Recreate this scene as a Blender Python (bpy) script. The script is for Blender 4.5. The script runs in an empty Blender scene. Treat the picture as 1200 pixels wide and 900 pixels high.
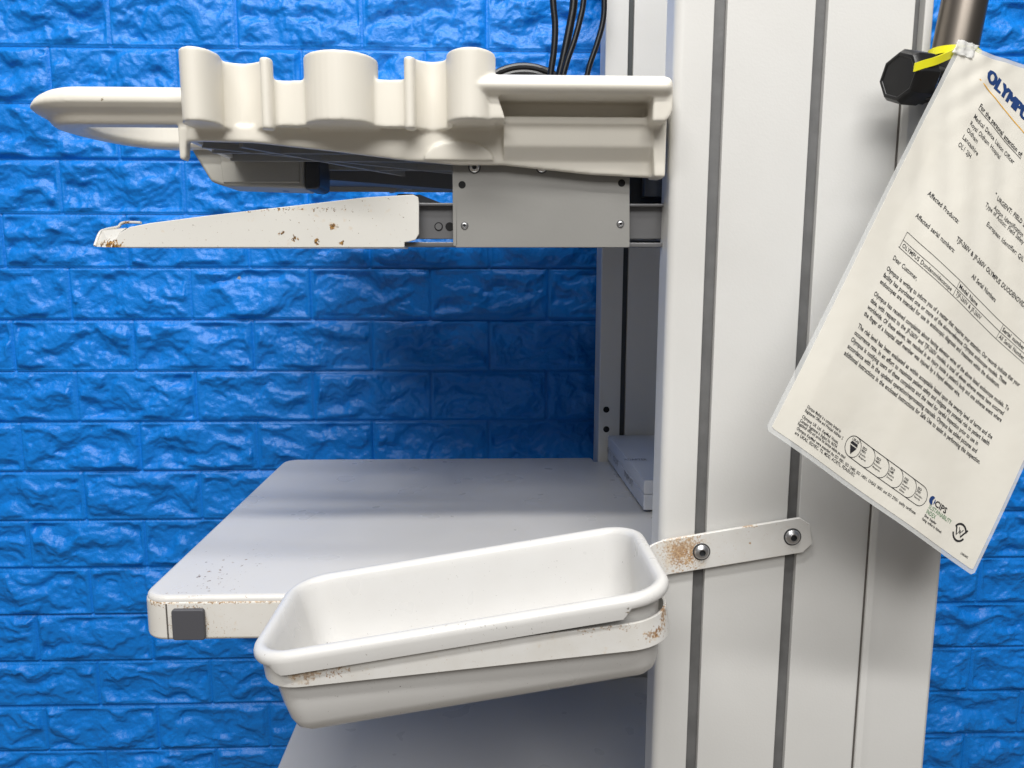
import bpy, bmesh, math, random
import numpy as np
from mathutils import Vector, Matrix
random.seed(4); np.random.seed(4)
PI = math.pi
sc = bpy.context.scene
COL = sc.collection
CZ = 1.2                     # height of the camera above the floor
F_PX = 901.0
PITCH, YAW, ROLL = .14723, .03131, .00161

# ------------------------------------------------------------ camera frame
def cam_axes():
    cy, sy, cp, sp = math.cos(YAW), math.sin(YAW), math.cos(PITCH), math.sin(PITCH)
    F = Vector((sy*cp, cy*cp, -sp)); R = Vector((cy, -sy, 0)); U = R.cross(F)
    c, s = math.cos(ROLL), math.sin(ROLL)
    return R*c + U*s, U*c - R*s, F
RT, UP, FW = cam_axes()
def W(px, py, Y):
    """point on the vertical plane at depth Y seen at that place of the photograph (z relative to the camera)"""
    d = FW + RT*((px-600)/F_PX) + UP*((450-py)/F_PX)
    return d*(Y/d.y)
def XZ(px, py, Y):
    p = W(px, py, Y); return (p.x, p.z)

# ------------------------------------------------------------ materials
def newmat(name, color=(.8,.8,.8), rough=.5, metal=0, spec=.5, bump=None, coat=0):
    m = bpy.data.materials.new(name); m.use_nodes = True
    nt = m.node_tree; b = nt.nodes['Principled BSDF']
    b.inputs['Base Color'].default_value = (*color, 1)
    b.inputs['Roughness'].default_value = rough
    b.inputs['Metallic'].default_value = metal
    b.inputs['Specular IOR Level'].default_value = spec
    b.inputs['Coat Weight'].default_value = coat
    if bump:
        scale, strength, dist = bump
        n = nt.nodes.new('ShaderNodeTexNoise'); n.inputs['Scale'].default_value = scale; n.inputs['Detail'].default_value = 3
        g = nt.nodes.new('ShaderNodeNewGeometry'); nt.links.new(g.outputs['Position'], n.inputs['Vector'])
        bp = nt.nodes.new('ShaderNodeBump'); bp.inputs['Strength'].default_value = strength; bp.inputs['Distance'].default_value = dist
        nt.links.new(n.outputs['Fac'], bp.inputs['Height']); nt.links.new(bp.outputs['Normal'], b.inputs['Normal'])
    return m
def math_node(nt, op, a, b=None, c=None, clamp=False):
    n = nt.nodes.new('ShaderNodeMath'); n.operation = op; n.use_clamp = clamp
    for i, v in enumerate((a, b, c)):
        if v is None: continue
        if isinstance(v, (int, float)): n.inputs[i].default_value = v
        else: nt.links.new(v, n.inputs[i])
    return n.outputs[0]
def stain(m, spots, scale=500, thr=.6, c1=(.30,.13,.03), c2=(.06,.03,.012), base_amt=0.0, soft=.05):
    """rust and wear in patches: spots = [(centre, (rx,ry,rz), weight)] in world metres"""
    nt = m.node_tree; b = nt.nodes['Principled BSDF']
    g = nt.nodes.new('ShaderNodeNewGeometry')
    tot = None
    for c, r, w in spots:
        s = nt.nodes.new('ShaderNodeVectorMath'); s.operation = 'SUBTRACT'; nt.links.new(g.outputs['Position'], s.inputs[0]); s.inputs[1].default_value = c
        q = nt.nodes.new('ShaderNodeVectorMath'); q.operation = 'MULTIPLY'; nt.links.new(s.outputs[0], q.inputs[0]); q.inputs[1].default_value = [1/k for k in r]
        l = nt.nodes.new('ShaderNodeVectorMath'); l.operation = 'LENGTH'; nt.links.new(q.outputs[0], l.inputs[0])
        d = math_node(nt, 'SUBTRACT', 1.0, l.outputs['Value'], clamp=True)
        d = math_node(nt, 'MULTIPLY', d, w)
        tot = d if tot is None else math_node(nt, 'MAXIMUM', tot, d)
    n = nt.nodes.new('ShaderNodeTexNoise'); n.inputs['Scale'].default_value = scale; n.inputs['Detail'].default_value = 4; n.inputs['Roughness'].default_value = .65
    nt.links.new(g.outputs['Position'], n.inputs['Vector'])
    a = math_node(nt, 'ADD', n.outputs['Fac'], tot if tot is not None else 0.0)
    a = math_node(nt, 'ADD', a, base_amt)
    a = math_node(nt, 'SUBTRACT', a, thr)
    a = math_node(nt, 'DIVIDE', a, soft, clamp=True)
    n2 = nt.nodes.new('ShaderNodeTexNoise'); n2.inputs['Scale'].default_value = scale*1.7; nt.links.new(g.outputs['Position'], n2.inputs['Vector'])
    k = math_node(nt, 'MULTIPLY_ADD', n2.outputs['Fac'], 4.0, -1.6, clamp=True)
    cm = nt.nodes.new('ShaderNodeMix'); cm.data_type = 'RGBA'; nt.links.new(k, cm.inputs[0]); cm.inputs[6].default_value = (*c2,1); cm.inputs[7].default_value = (*c1,1)
    mx = nt.nodes.new('ShaderNodeMix'); mx.data_type = 'RGBA'; nt.links.new(a, mx.inputs[0])
    bc = b.inputs['Base Color']
    if bc.links: nt.links.new(bc.links[0].from_socket, mx.inputs[6])
    else: mx.inputs[6].default_value = bc.default_value
    nt.links.new(cm.outputs[2], mx.inputs[7]); nt.links.new(mx.outputs[2], bc)
    return m
def wpos(px, py, Y):
    p = W(px, py, Y); return (p.x, p.y, p.z+CZ)
def soil(m, scale, amt, col):
    """large soft variation of the paint"""
    nt = m.node_tree; b = nt.nodes['Principled BSDF']
    g = nt.nodes.new('ShaderNodeNewGeometry')
    n = nt.nodes.new('ShaderNodeTexNoise'); n.inputs['Scale'].default_value = scale; n.inputs['Detail'].default_value = 5; nt.links.new(g.outputs['Position'], n.inputs['Vector'])
    k = math_node(nt, 'MULTIPLY_ADD', n.outputs['Fac'], 2.5, -.9, clamp=True); k = math_node(nt, 'MULTIPLY', k, amt)
    mx = nt.nodes.new('ShaderNodeMix'); mx.data_type = 'RGBA'; nt.links.new(k, mx.inputs[0])
    bc = b.inputs['Base Color']
    if bc.links: nt.links.new(bc.links[0].from_socket, mx.inputs[6])
    else: mx.inputs[6].default_value = bc.default_value
    mx.inputs[7].default_value = (*col,1); nt.links.new(mx.outputs[2], bc); return m

M = {}
M['post'] = soil(newmat('post_paint', (.665,.66,.64), .42, bump=(520,.16,.0005)), 9, .6, (.60,.59,.565))
stain(M['post'], [(wpos(812,795,.59),(.0012,.01,.0012),.5),(wpos(1023,731,.58),(.0012,.01,.0012),.5)], 900, .78, (.02,.02,.02), (.02,.02,.02))
M['groove'] = newmat('groove_grey', (.17,.17,.17), .45, .2, bump=(300,.2,.0004))
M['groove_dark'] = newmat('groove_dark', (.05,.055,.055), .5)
M['cream'] = soil(newmat('cream_plastic', (.755,.72,.64), .40, bump=(900,.15,.0002)), 14, .3, (.68,.645,.565))
stain(M['cream'], [(wpos(123,118,.59),(.002,.02,.002),.5)], 700, .8, (.3,.25,.15), (.2,.15,.1))
M['under'] = newmat('underside_shade_grey', (.12,.122,.125), .5)  # dark tone carries the shade below the tray
M['rib'] = newmat('rib_grey', (.32,.32,.31), .5)
M['boxgrey'] = newmat('box_grey', (.42,.405,.36), .5)
M['plate'] = soil(newmat('plate_paint', (.29,.285,.27), .4, bump=(500,.2,.0003)), 12, .3, (.25,.245,.23))
M['black'] = newmat('black_plastic', (.008,.008,.009), .35, bump=(900,.2,.0002))
M['hole'] = newmat('hole_black', (.004,.004,.005), .8)
M['cable'] = newmat('cable_rubber', (.006,.006,.007), .32)
M['steel'] = newmat('screw_steel', (.62,.62,.63), .34, 1)
M['chrome'] = newmat('bright_steel', (.7,.7,.7), .15, 1)
M['tube'] = newmat('tube_steel', (.25,.22,.19), .36, 1)
M['rail'] = newmat('rail_steel', (.2,.2,.205), .42, .7)
M['raildark'] = newmat('rail_dark', (.06,.063,.068), .4, .3)
M['rubber'] = newmat('grey_rubber', (.075,.075,.085), .55)
M['basin'] = newmat('basin_plastic', (.625,.617,.60), .28, bump=(260,.06,.0006))
M['yellow'] = newmat('yellow_plastic', (.85,.80,.02), .35)
M['device'] = newmat('device_white', (.60,.61,.64), .4)
M['seam'] = newmat('seam_dark', (.10,.09,.08), .6)
M['print'] = newmat('black_ink', (.015,.015,.018), .6)
M['navy'] = newmat('navy_ink', (.012,.045,.17), .5)
M['orange'] = newmat('orange_ink', (.75,.42,.06), .5)
M['green'] = newmat('green_ink', (.12,.24,.13), .5)
M['greyprint'] = newmat('grey_ink', (.16,.16,.17), .5)
M['paper'] = soil(newmat('paper', (.76,.735,.665), .42, coat=.45, bump=(30,.22,.004)), 30, .35, (.70,.665,.58))
M['film'] = newmat('laminate_film', (.78,.79,.78), .12)
M['film'].node_tree.nodes['Principled BSDF'].inputs['Alpha'].default_value = .45

M['arm'] = soil(newmat('arm_paint', (.70,.685,.64), .38), 12, .3, (.64,.62,.57))
stain(M['arm'], [(wpos(390,265,.605),(.0045,.02,.004),.42),(wpos(330,274,.605),(.006,.02,.004),.22),(wpos(345,280,.605),(.007,.02,.004),.22),(wpos(371,283,.605),(.003,.02,.005),.3),
    (wpos(400,284,.605),(.004,.02,.003),.22),(wpos(180,252,.605),(.004,.02,.003),.25),
    (wpos(125,286,.605),(.018,.03,.006),.36),(wpos(138,262,.605),(.010,.03,.006),.30),(wpos(300,245,.605),(.12,.03,.0035),.15)], 130, .64, (.66,.50,.30), (.56,.40,.22), soft=.34)
stain(M['arm'], [(wpos(390,265,.605),(.0045,.02,.004),.42),(wpos(330,274,.605),(.006,.02,.004),.22),(wpos(345,280,.605),(.007,.02,.004),.22),(wpos(371,283,.605),(.003,.02,.005),.3),
    (wpos(400,284,.605),(.004,.02,.003),.22),(wpos(180,252,.605),(.004,.02,.003),.25),
    (wpos(125,286,.605),(.018,.03,.006),.36),(wpos(138,262,.605),(.010,.03,.006),.30),(wpos(300,245,.605),(.12,.03,.0035),.15)], 380, .66, (.42,.22,.05), (.07,.035,.015))
M['shelf'] = soil(newmat('shelf_paint', (.61,.595,.57), .30), 10, .3, (.56,.545,.52))
stain(M['shelf'], [(wpos(240,670,.60)[:2]+(CZ-.2565,),(.08,.17,.004),.13),(wpos(250,640,.62)[:2]+(CZ-.2565,),(.06,.13,.004),.15)], 210, .735, (.30,.16,.05), (.08,.05,.03))
M['edge'] = newmat('edge_paint', (.72,.70,.66), .33)
stain(M['basin'], [(wpos(735,712,.46),(.003,.02,.006),.30),(wpos(331,757,.46),(.005,.02,.003),.30),(wpos(560,735,.455),(.09,.02,.003),.10)], 500, .68, (.30,.24,.15), (.03,.025,.02))
e_ = W(222,730,.585)
stain(M['edge'], [((e_.x,e_.y,e_.z+CZ),(.019,.05,.021),.42),(wpos(188,703,.59),(.02,.03,.006),.30),(wpos(270,702,.59),(.075,.03,.0035),.30),(wpos(320,702,.59),(.05,.03,.003),.28),(wpos(262,738,.59),(.02,.02,.02),.1)], 130, .64, (.66,.50,.30), (.56,.40,.22), soft=.34)
stain(M['edge'], [((e_.x,e_.y,e_.z+CZ),(.019,.05,.021),.42),(wpos(188,703,.59),(.02,.03,.006),.30),(wpos(270,702,.59),(.075,.03,.0035),.30),(wpos(320,702,.59),(.05,.03,.003),.28),(wpos(262,738,.59),(.02,.02,.02),.1)], 480, .66, (.50,.30,.12), (.16,.08,.03), soft=.07)
M['strap'] = newmat('strap_paint', (.72,.71,.685), .4)
M['bracket'] = newmat('bracket_paint', (.72,.71,.685), .4)
stain(M['strap'], [(wpos(350,795,.45),(.016,.04,.013),.36),(wpos(375,790,.45),(.035,.04,.012),.22),(wpos(430,775,.45),(.012,.03,.006),.16),(wpos(705,740,.45),(.04,.03,.009),.20),(wpos(778,720,.47),(.006,.04,.022),.24),(wpos(770,745,.46),(.016,.03,.006),.3),(wpos(745,717,.455),(.02,.03,.005),.33)], 130, .64, (.66,.50,.30), (.56,.40,.22), soft=.34)
stain(M['strap'], [(wpos(350,795,.45),(.016,.04,.013),.36),(wpos(375,790,.45),(.035,.04,.012),.22),(wpos(430,775,.45),(.012,.03,.006),.16),(wpos(705,740,.45),(.04,.03,.009),.20),(wpos(778,720,.47),(.006,.04,.022),.24),(wpos(770,745,.46),(.016,.03,.006),.3),(wpos(745,717,.455),(.02,.03,.005),.33)], 420, .66, (.52,.33,.17), (.26,.14,.07), soft=.09)
stain(M['bracket'], [(wpos(797,648,.58),(.022,.05,.024),.36),(wpos(812,648,.58),(.016,.03,.024),.32),(wpos(872,616,.585),(.016,.02,.002),.3),(wpos(878,636,.585),(.0016,.02,.0016),.35)], 130, .64, (.66,.50,.30), (.56,.40,.22), soft=.34)
stain(M['bracket'], [(wpos(797,648,.58),(.022,.05,.024),.36),(wpos(812,648,.58),(.016,.03,.024),.32),(wpos(872,616,.585),(.016,.02,.002),.3),(wpos(878,636,.585),(.0016,.02,.0016),.35)], 560, .63, (.55,.36,.19), (.33,.19,.10), soft=.13)

def rough_var(m, scale, lo, hi):
    nt = m.node_tree; b = nt.nodes['Principled BSDF']; g = nt.nodes.new('ShaderNodeNewGeometry')
    n = nt.nodes.new('ShaderNodeTexNoise'); n.inputs['Scale'].default_value = scale; n.inputs['Detail'].default_value = 2; n.inputs['Roughness'].default_value = .5
    nt.links.new(g.outputs['Position'], n.inputs['Vector'])
    r = nt.nodes.new('ShaderNodeMapRange'); r.inputs[1].default_value = .2; r.inputs[2].default_value = .8; r.inputs[3].default_value = lo; r.inputs[4].default_value = hi
    nt.links.new(n.outputs['Fac'], r.inputs[0]); nt.links.new(r.outputs[0], b.inputs['Roughness'])
for k_, sc_, lo, hi in (('shelf',22,.22,.44),('basin',30,.22,.42),('cream',30,.3,.5),('post',16,.34,.52),('paper',24,.3,.55),('plate',25,.3,.5),('arm',25,.3,.48)): rough_var(M[k_], sc_, lo, hi)
soil(M['groove'], 60, .6, (.10,.10,.10)); soil(M['basin'], 35, .35, (.58,.565,.54)); soil(M['edge'], 40, .4, (.62,.59,.52)); soil(M['strap'], 60, .5, (.62,.59,.53)); soil(M['bracket'], 60, .5, (.62,.59,.53))
# ------------------------------------------------------------ mesh helpers
ROOTLOC = {}
def prop(o, label=None, cat=None, group=None, kind=None):
    if label: o['label'] = label
    if cat: o['category'] = cat
    if group: o['group'] = group
    if kind: o['kind'] = kind
    return o
def thing(name, loc, label, cat, group=None):
    o = bpy.data.objects.new(name, None); COL.objects.link(o); o.location = loc
    o.empty_display_size = .02
    ROOTLOC[o.name] = Vector(loc); return prop(o, label, cat, group)
def obj(name, bm, mat, parent=None, smooth=True, bevel=0, seg=3, loc=None, ang=35):
    """bm holds positions with z relative to the camera height; links ONE mesh object"""
    bmesh.ops.recalc_face_normals(bm, faces=bm.faces)
    off = Vector((0,0,CZ))
    base = Vector((0,0,0))
    if parent is not None: base = ROOTLOC[parent.name]
    elif loc is not None: base = Vector(loc)
    for v in bm.verts: v.co = v.co + off - base
    me = bpy.data.meshes.new(name); bm.to_mesh(me); bm.free()
    o = bpy.data.objects.new(name, me); COL.objects.link(o)
    mats = mat if isinstance(mat, (list, tuple)) else [mat]
    for m in mats: me.materials.append(m)
    if parent is not None:
        o.parent = parent; ROOTLOC[o.name] = base
    else:
        o.location = base; ROOTLOC[o.name] = base
    if bevel:
        b = o.modifiers.new('bevel', 'BEVEL'); b.width = bevel; b.segments = seg; b.limit_method = 'ANGLE'; b.angle_limit = math.radians(30)
        b.harden_normals = False
    if smooth:
        for p in me.polygons: p.use_smooth = True
        me.set_sharp_from_angle(angle=math.radians(ang)) if not bevel else None
        if bevel:
            w = o.modifiers.new('wn', 'WEIGHTED_NORMAL'); w.keep_sharp = True
    return o
def B(): return bmesh.new()
def box(bm, x0, x1, y0, y1, z0, z1):
    vs = [bm.verts.new((x, y, z)) for x in (x0, x1) for y in (y0, y1) for z in (z0, z1)]
    for f in ((0,1,3,2),(4,6,7,5),(0,4,5,1),(2,3,7,6),(0,2,6,4),(1,5,7,3)): bm.faces.new([vs[i] for i in f])
    return bm
def prism_y(bm, pts, y0, y1):
    a = [bm.verts.new((x, y0, z)) for x, z in pts]; b = [bm.verts.new((x, y1, z)) for x, z in pts]
    n = len(pts); bm.faces.new(a); bm.faces.new(b[::-1])
    for i in range(n): bm.faces.new((a[i], b[i], b[(i+1) % n], a[(i+1) % n]))
    return bm
def prism_z(bm, pts, z0, z1):
    a = [bm.verts.new((x, y, z0)) for x, y in pts]; b = [bm.verts.new((x, y, z1)) for x, y in pts]
    n = len(pts); bm.faces.new(a[::-1]); bm.faces.new(b)
    for i in range(n): bm.faces.new((a[i], a[(i+1) % n], b[(i+1) % n], b[i]))
    return bm
def frame_of(d):
    d = Vector(d).normalized(); u = Vector((0,0,1)) if abs(d.z) < .9 else Vector((1,0,0))
    a = d.cross(u).normalized(); return a, d.cross(a), d
def lathe(bm, o, d, prof, n=32):
    """prof = [(distance along d, radius)]"""
    a, b, d = frame_of(d); o = Vector(o); rings = []
    for t, r in prof:
        c = o + d*t
        rings.append([bm.verts.new(c)] if r < 1e-6 else [bm.verts.new(c + a*(r*math.cos(2*PI*i/n)) + b*(r*math.sin(2*PI*i/n))) for i in range(n)])
    for r0, r1 in zip(rings, rings[1:]):
        for i in range(n):
            j = (i+1) % n
            if len(r0) == 1 and len(r1) == 1: continue
            if len(r0) == 1: bm.faces.new((r0[0], r1[i], r1[j]))
            elif len(r1) == 1: bm.faces.new((r0[i], r1[0], r0[j]))
            else: bm.faces.new((r0[i], r1[i], r1[j], r0[j]))
    return bm
def tube(bm, pts, r, n=12):
    pts = [Vector(p) for p in pts]; rings = []; a = None
    for i, p in enumerate(pts):
        d = (pts[min(i+1, len(pts)-1)] - pts[max(i-1, 0)]).normalized()
        if a is None: a = frame_of(d)[0]
        a = (a - d*a.dot(d)).normalized(); b = d.cross(a)
        rings.append([bm.verts.new(p + a*(r*math.cos(2*PI*k/n)) + b*(r*math.sin(2*PI*k/n))) for k in range(n)])
    for r0, r1 in zip(rings, rings[1:]):
        for k in range(n): bm.faces.new((r0[k], r1[k], r1[(k+1) % n], r0[(k+1) % n]))
    bm.faces.new(rings[0][::-1]); bm.faces.new(rings[-1]); return bm
def spline(pts, n=10):
    pts = [Vector(p) for p in pts]; P = [pts[0]*2-pts[1]] + pts + [pts[-1]*2-pts[-2]]; out = []
    for i in range(1, len(P)-2):
        p0, p1, p2, p3 = P[i-1:i+3]
        for k in range(n):
            t = k/n; out.append(.5*((2*p1)+(p2-p0)*t+(2*p0-5*p1+4*p2-p3)*t*t+(3*p1-p0-3*p2+p3)*t**3))
    out.append(pts[-1]); return out
def rrect(x0, x1, y0, y1, r, n=8):
    out = []
    for cx, cy, a0 in ((x1-r, y1-r, 0), (x0+r, y1-r, 90), (x0+r, y0+r, 180), (x1-r, y0+r, 270)):
        for i in range(n+1):
            a = math.radians(a0 + 90*i/n); out.append((cx + r*math.cos(a), cy + r*math.sin(a)))
    return out

# ------------------------------------------------------------ the wall: blue foam brick relief
YW = 1.10
S = YW/1.08
BH, BW, BZ0, BX0 = .0714*S, .16406*S, .28936*S, -.49207*S
def vnoise(x, y, seed):
    xi = np.floor(x).astype(np.int64); yi = np.floor(y).astype(np.int64); fx = x-xi; fy = y-yi
    def g(i, j):
        h = (i*374761393 + j*668265263 + seed*1274126177) & 0xffffffff
        h = ((h ^ (h >> 13)) * 1274126177) & 0xffffffff
        a = ((h ^ (h >> 16)) & 0xffff)/65535.*2*np.pi
        return np.cos(a), np.sin(a)
    u = fx*fx*fx*(fx*(fx*6-15)+10); v = fy*fy*fy*(fy*(fy*6-15)+10)
    def dot(i, j, dx, dy):
        gx, gy = g(i, j); return gx*dx+gy*dy
    a = dot(xi, yi, fx, fy); b = dot(xi+1, yi, fx-1, fy); c = dot(xi, yi+1, fx, fy-1); d = dot(xi+1, yi+1, fx-1, fy-1)
    return (a*(1-u)+b*u)*(1-v)+(c*(1-u)+d*u)*v
def smooth(e0, e1, x):
    t = np.clip((x-e0)/(e1-e0), 0, 1); return t*t*(3-2*t)
def build_wall():
    st = .0021
    xs = np.concatenate([np.arange(-1.5, -.80, .02), np.arange(-.80, .86, st), np.arange(.86, 1.6, .02)])
    zs = np.concatenate([np.arange(-1.15, -.84, .02), np.arange(-.84, .40, st), np.arange(.40, 1.0, .02)])
    X, Z = np.meshgrid(xs, zs)
    pan = np.floor((X-BX0)/BW/5 - .09 - np.where(np.floor((BZ0-Z)/BH).astype(int) % 2 == 0, .1, 0)).astype(int)
    Z0 = Z; Z = Z + np.sin(pan*5.3+1.0)*.0016
    row = np.floor((BZ0-Z)/BH).astype(int)            # row 0 is the course just under the first joint line
    fz = (BZ0-Z)/BH - row
    shift = np.where(row % 2 == 0, .5, 0.)            # half-brick stagger
    jit = np.array([math.sin(r*12.9898)*.012 for r in range(-20, 40)])
    shift = shift + jit[np.clip(row+20, 0, 59)]
    c = (X-BX0)/BW - shift
    colm = np.floor(c).astype(int); fx = c-colm
    dx = np.minimum(fx, 1-fx)*BW; dz = np.minimum(fz, 1-fz)*BH
    d = np.minimum(dx, dz)
    # per-brick cell values
    hsh = ((row*73856093) ^ (colm*19349663)) & 0xffff
    ph = hsh/65535.
    step = smooth(.0007, .0020, d)
    # warped rocky relief inside the brick, offset per brick so no two are alike
    px = X + ph*37; pz = Z + ph*91
    wx = vnoise(px*24, pz*24, 3)*.020 + vnoise(px*75, pz*75, 4)*.006; wz = vnoise(px*24, pz*24, 5)*.020 + vnoise(px*75, pz*75, 6)*.006
    qx = px+wx; qz = pz+wz
    big = vnoise(qx*15+qz*9, qz*30-qx*5, 31)              # -.7 .. .7
    mid = vnoise(qx*42+qz*12, qz*70, 17)
    cre = 1-np.abs(vnoise(qx*30, qz*44, 11))*2.4           # creases
    r3 = 1-np.abs(vnoise(qx*95, qz*130, 23))*2
    r4 = vnoise(px*300, pz*300, 29) + .6*vnoise(px*520, pz*520, 30)
    q = (big*.020+mid*.0045)/.0036; k = np.floor(q); t = q-k
    terr = (k*.75 + .75*smooth(.50, .86, t))*.0036*.78 + .25*q*.0036*.6
    mod = smooth(-.25, .3, vnoise(px*18, pz*18, 61))
    rock = .0045 + terr + .0022*np.clip(cre, 0, 1)**3*mod + .0013*r3*mod + .00050*r4
    edge_w = .0035 + .0035*vnoise(px*45, pz*45, 41)
    inner = smooth(edge_w, edge_w+.0055, d)
    H = .0040*step + inner*(rock-.0036)*.90 + .00024*r4
    # thin raised bead just inside the joint
    H += .0007*np.exp(-((d-.0026)/.0008)**2)
    H += .0022*vnoise(X*3, Z*3, 51)
    Y = YW - H; Z = Z0
    nz, nx = X.shape
    co = np.stack([X, Y, Z+CZ], -1).reshape(-1, 3)
    i = np.arange((nz-1)*(nx-1)); r = i//(nx-1); cc = i % (nx-1); a = r*nx+cc
    faces = np.stack([a, a+1, a+1+nx, a+nx], -1).astype(np.int32)
    me = bpy.data.meshes.new('wall')
    me.vertices.add(len(co)); me.vertices.foreach_set('co', co.astype(np.float32).ravel())
    me.loops.add(faces.size); me.loops.foreach_set('vertex_index', faces.ravel())
    me.polygons.add(len(faces)); me.polygons.foreach_set('loop_start', np.arange(0, faces.size, 4, dtype=np.int32))
    me.polygons.foreach_set('use_smooth', np.ones(len(faces), bool))
    me.update(calc_edges=True)
    o = bpy.data.objects.new('wall', me); COL.objects.link(o)
    m = newmat('blue_gloss_paint', (.002,.18,.62), .41, spec=.38)
    nt = m.node_tree; b = nt.nodes['Principled BSDF']
    g = nt.nodes.new('ShaderNodeNewGeometry')
    n = nt.nodes.new('ShaderNodeTexNoise'); n.inputs['Scale'].default_value = 230; n.inputs['Detail'].default_value = 5; nt.links.new(g.outputs['Position'], n.inputs['Vector'])
    bp = nt.nodes.new('ShaderNodeBump'); bp.inputs['Strength'].default_value = .65; bp.inputs['Distance'].default_value = .0015
    nt.links.new(n.outputs['Fac'], bp.inputs['Height']); nt.links.new(bp.outputs['Normal'], b.inputs['Normal'])
    soil(m, 16, .35, (.002,.15,.55))
    sp = wpos(277,326,YW-.01)
    stain(m, [(sp,(.006,.03,.005),.5)], 300, .72, (.45,.42,.38), (.2,.2,.2))
    me.materials.append(m)
    prop(o, 'blue painted brick relief wall behind the trolley', 'wall', kind='structure')
build_wall()

# ------------------------------------------------------------ the trolley
T = thing('equipment_trolley', (.0, .80, .0), 'off-white steel medical trolley with grooved uprights, shelves and cream moulded tray', 'trolley')
ZT, ZB = .62, -1.10          # uprights run out of the picture at both ends

def upright(name, yf, sgn, x0, slots, x1, thick, gmat, rad=.009, gdepth=.006, label=None):
    """grooved profile: outer face at yf, body goes to yf+sgn*thick; slots = [(xa, xb)]"""
    pts = []
    for i in range(7):       # rounded leading edge
        a = math.radians(90*i/6); pts.append((x0+rad-rad*math.cos(a), yf+sgn*(rad-rad*math.sin(a))))
    for xa, xb in slots:
        pts += [(xa, yf), (xa, yf+sgn*gdepth), (xb, yf+sgn*gdepth), (xb, yf)]
    pts += [(x1, yf), (x1, yf+sgn*thick), (x0, yf+sgn*thick)]
    bm = B(); prism_z(bm, pts, ZB, ZT)
    up = obj(name, bm, M['post'], T, bevel=.0008, seg=2)
    for xa, xb in slots:
        g = B(); box(g, xa+.0003, xb-.0003, min(yf+sgn*gdepth, yf+sgn*(gdepth-.0015)), max(yf+sgn*gdepth, yf+sgn*(gdepth-.0015)), ZB, ZT)
        obj('groove_strip', g, gmat, up, smooth=False)
    return up
xs0 = W(792.5,0,.59).x
s1 = (W(838,0,.59).x, W(853,0,.59).x); s2 = (W(954,50,.59).x, W(968.5,50,.59).x)
xe = W(1073.5,0,.59).x
near = upright('upright', .59, 1, xs0, [s1, s2], xe, .030, M['groove'], rad=.007)
# slim rear channel beside the near upright: dark joint and pale lip
bm = B(); box(bm, xe, W(1080,0,.60).x, .602, .64, ZB, ZT); obj('joint_strip', bm, M['groove'], near, smooth=False)
bm = B(); box(bm, W(1080,0,.60).x, W(1090,0,.60).x, .594, .64, ZB, ZT); obj('rear_lip', bm, M['post'], near, bevel=.001)
# cover panel low on the rear side
xp0, xp1 = W(1058,118,.586).x, W(1104,658,.586).x
zpt = W(1080,98,.586).z
bm = B(); prism_z(bm, [(xp0,.586),(xp0+.004,.584),(xp0+.012,.5855),(xp1-.003,.5855),(xp1,.588),(xp1,.66),(xp0,.66)], ZB, zpt)
obj('cover_panel', bm, M['post'], T, bevel=.0008, seg=2)
bm = B(); box(bm, xp0-.0006, xp0+.0002, .588, .60, ZB, zpt); obj('panel_joint', bm, M['seam'], T, smooth=False)
# far upright, seen from inside
fx0 = W(705,300,1.02).x
sf = (W(736,0,1.02).x+.0015, W(742.5,0,1.02).x+.0015)
fy = 1.02
far = upright('upright', fy, 1, fx0, [sf], fx0+.185, .045, M['groove_dark'], rad=.002)
for py in (480, 503):
    c = W(710.5,py,fy); bm = B(); lathe(bm, (c.x, fy-.0006, c.z), (0,1,0), [(0,0),(0,.0042),(.002,.0042)], 20); obj('hole', bm, M['hole'], far, smooth=False)

# shelves
def shelf(ztop, front_details, x0=-.2775):
    th = .0365
    def plan(o, r):
        rr = rrect(x0-o, 1.0, .5865-o, 1.035+o, r, 10)
        left = rr[11:33]                       # the two rounded corners at the free end
        return left + [(.1335-.0006*(o > 0), .5865-o), (.1335-.0006*(o > 0), .6235), (.30, .6235), (.30, 1.0125), (.1440, 1.0125), (.1440, 1.035+o)]
    bm = B()
    prism_z(bm, plan(0, .020), ztop-th, ztop)
    s = obj('shelf', bm, M['shelf'], T, bevel=.0045, seg=4)
    # painted edge band round the outside, 0.8 mm proud
    bm = B(); prism_z(bm, plan(.0008, .0208), ztop-th-.0004, ztop-.0035)
    obj('edge_band', bm, M['edge'], s, bevel=.0032, seg=3)
    if front_details:
        sx = W(195.5,720,.5857).x
        bm = B(); box(bm, sx-.0005, sx+.0005, .5851, .5862, ztop-th+.001, ztop-.006); obj('seam', bm, M['seam'], s, smooth=False)
        a = W(202,713,.585); b = W(242,748,.585)
        bm = B(); pr = rrect(a.x, b.x, b.z, a.z, .0022, 5); prism_y(bm, pr, .5815, .5858); obj('rubber_plug', bm, M['rubber'], s, bevel=.001)
    return s
shelf(-.2565, True)
shelf(-.5700, False, -.246)

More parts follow.
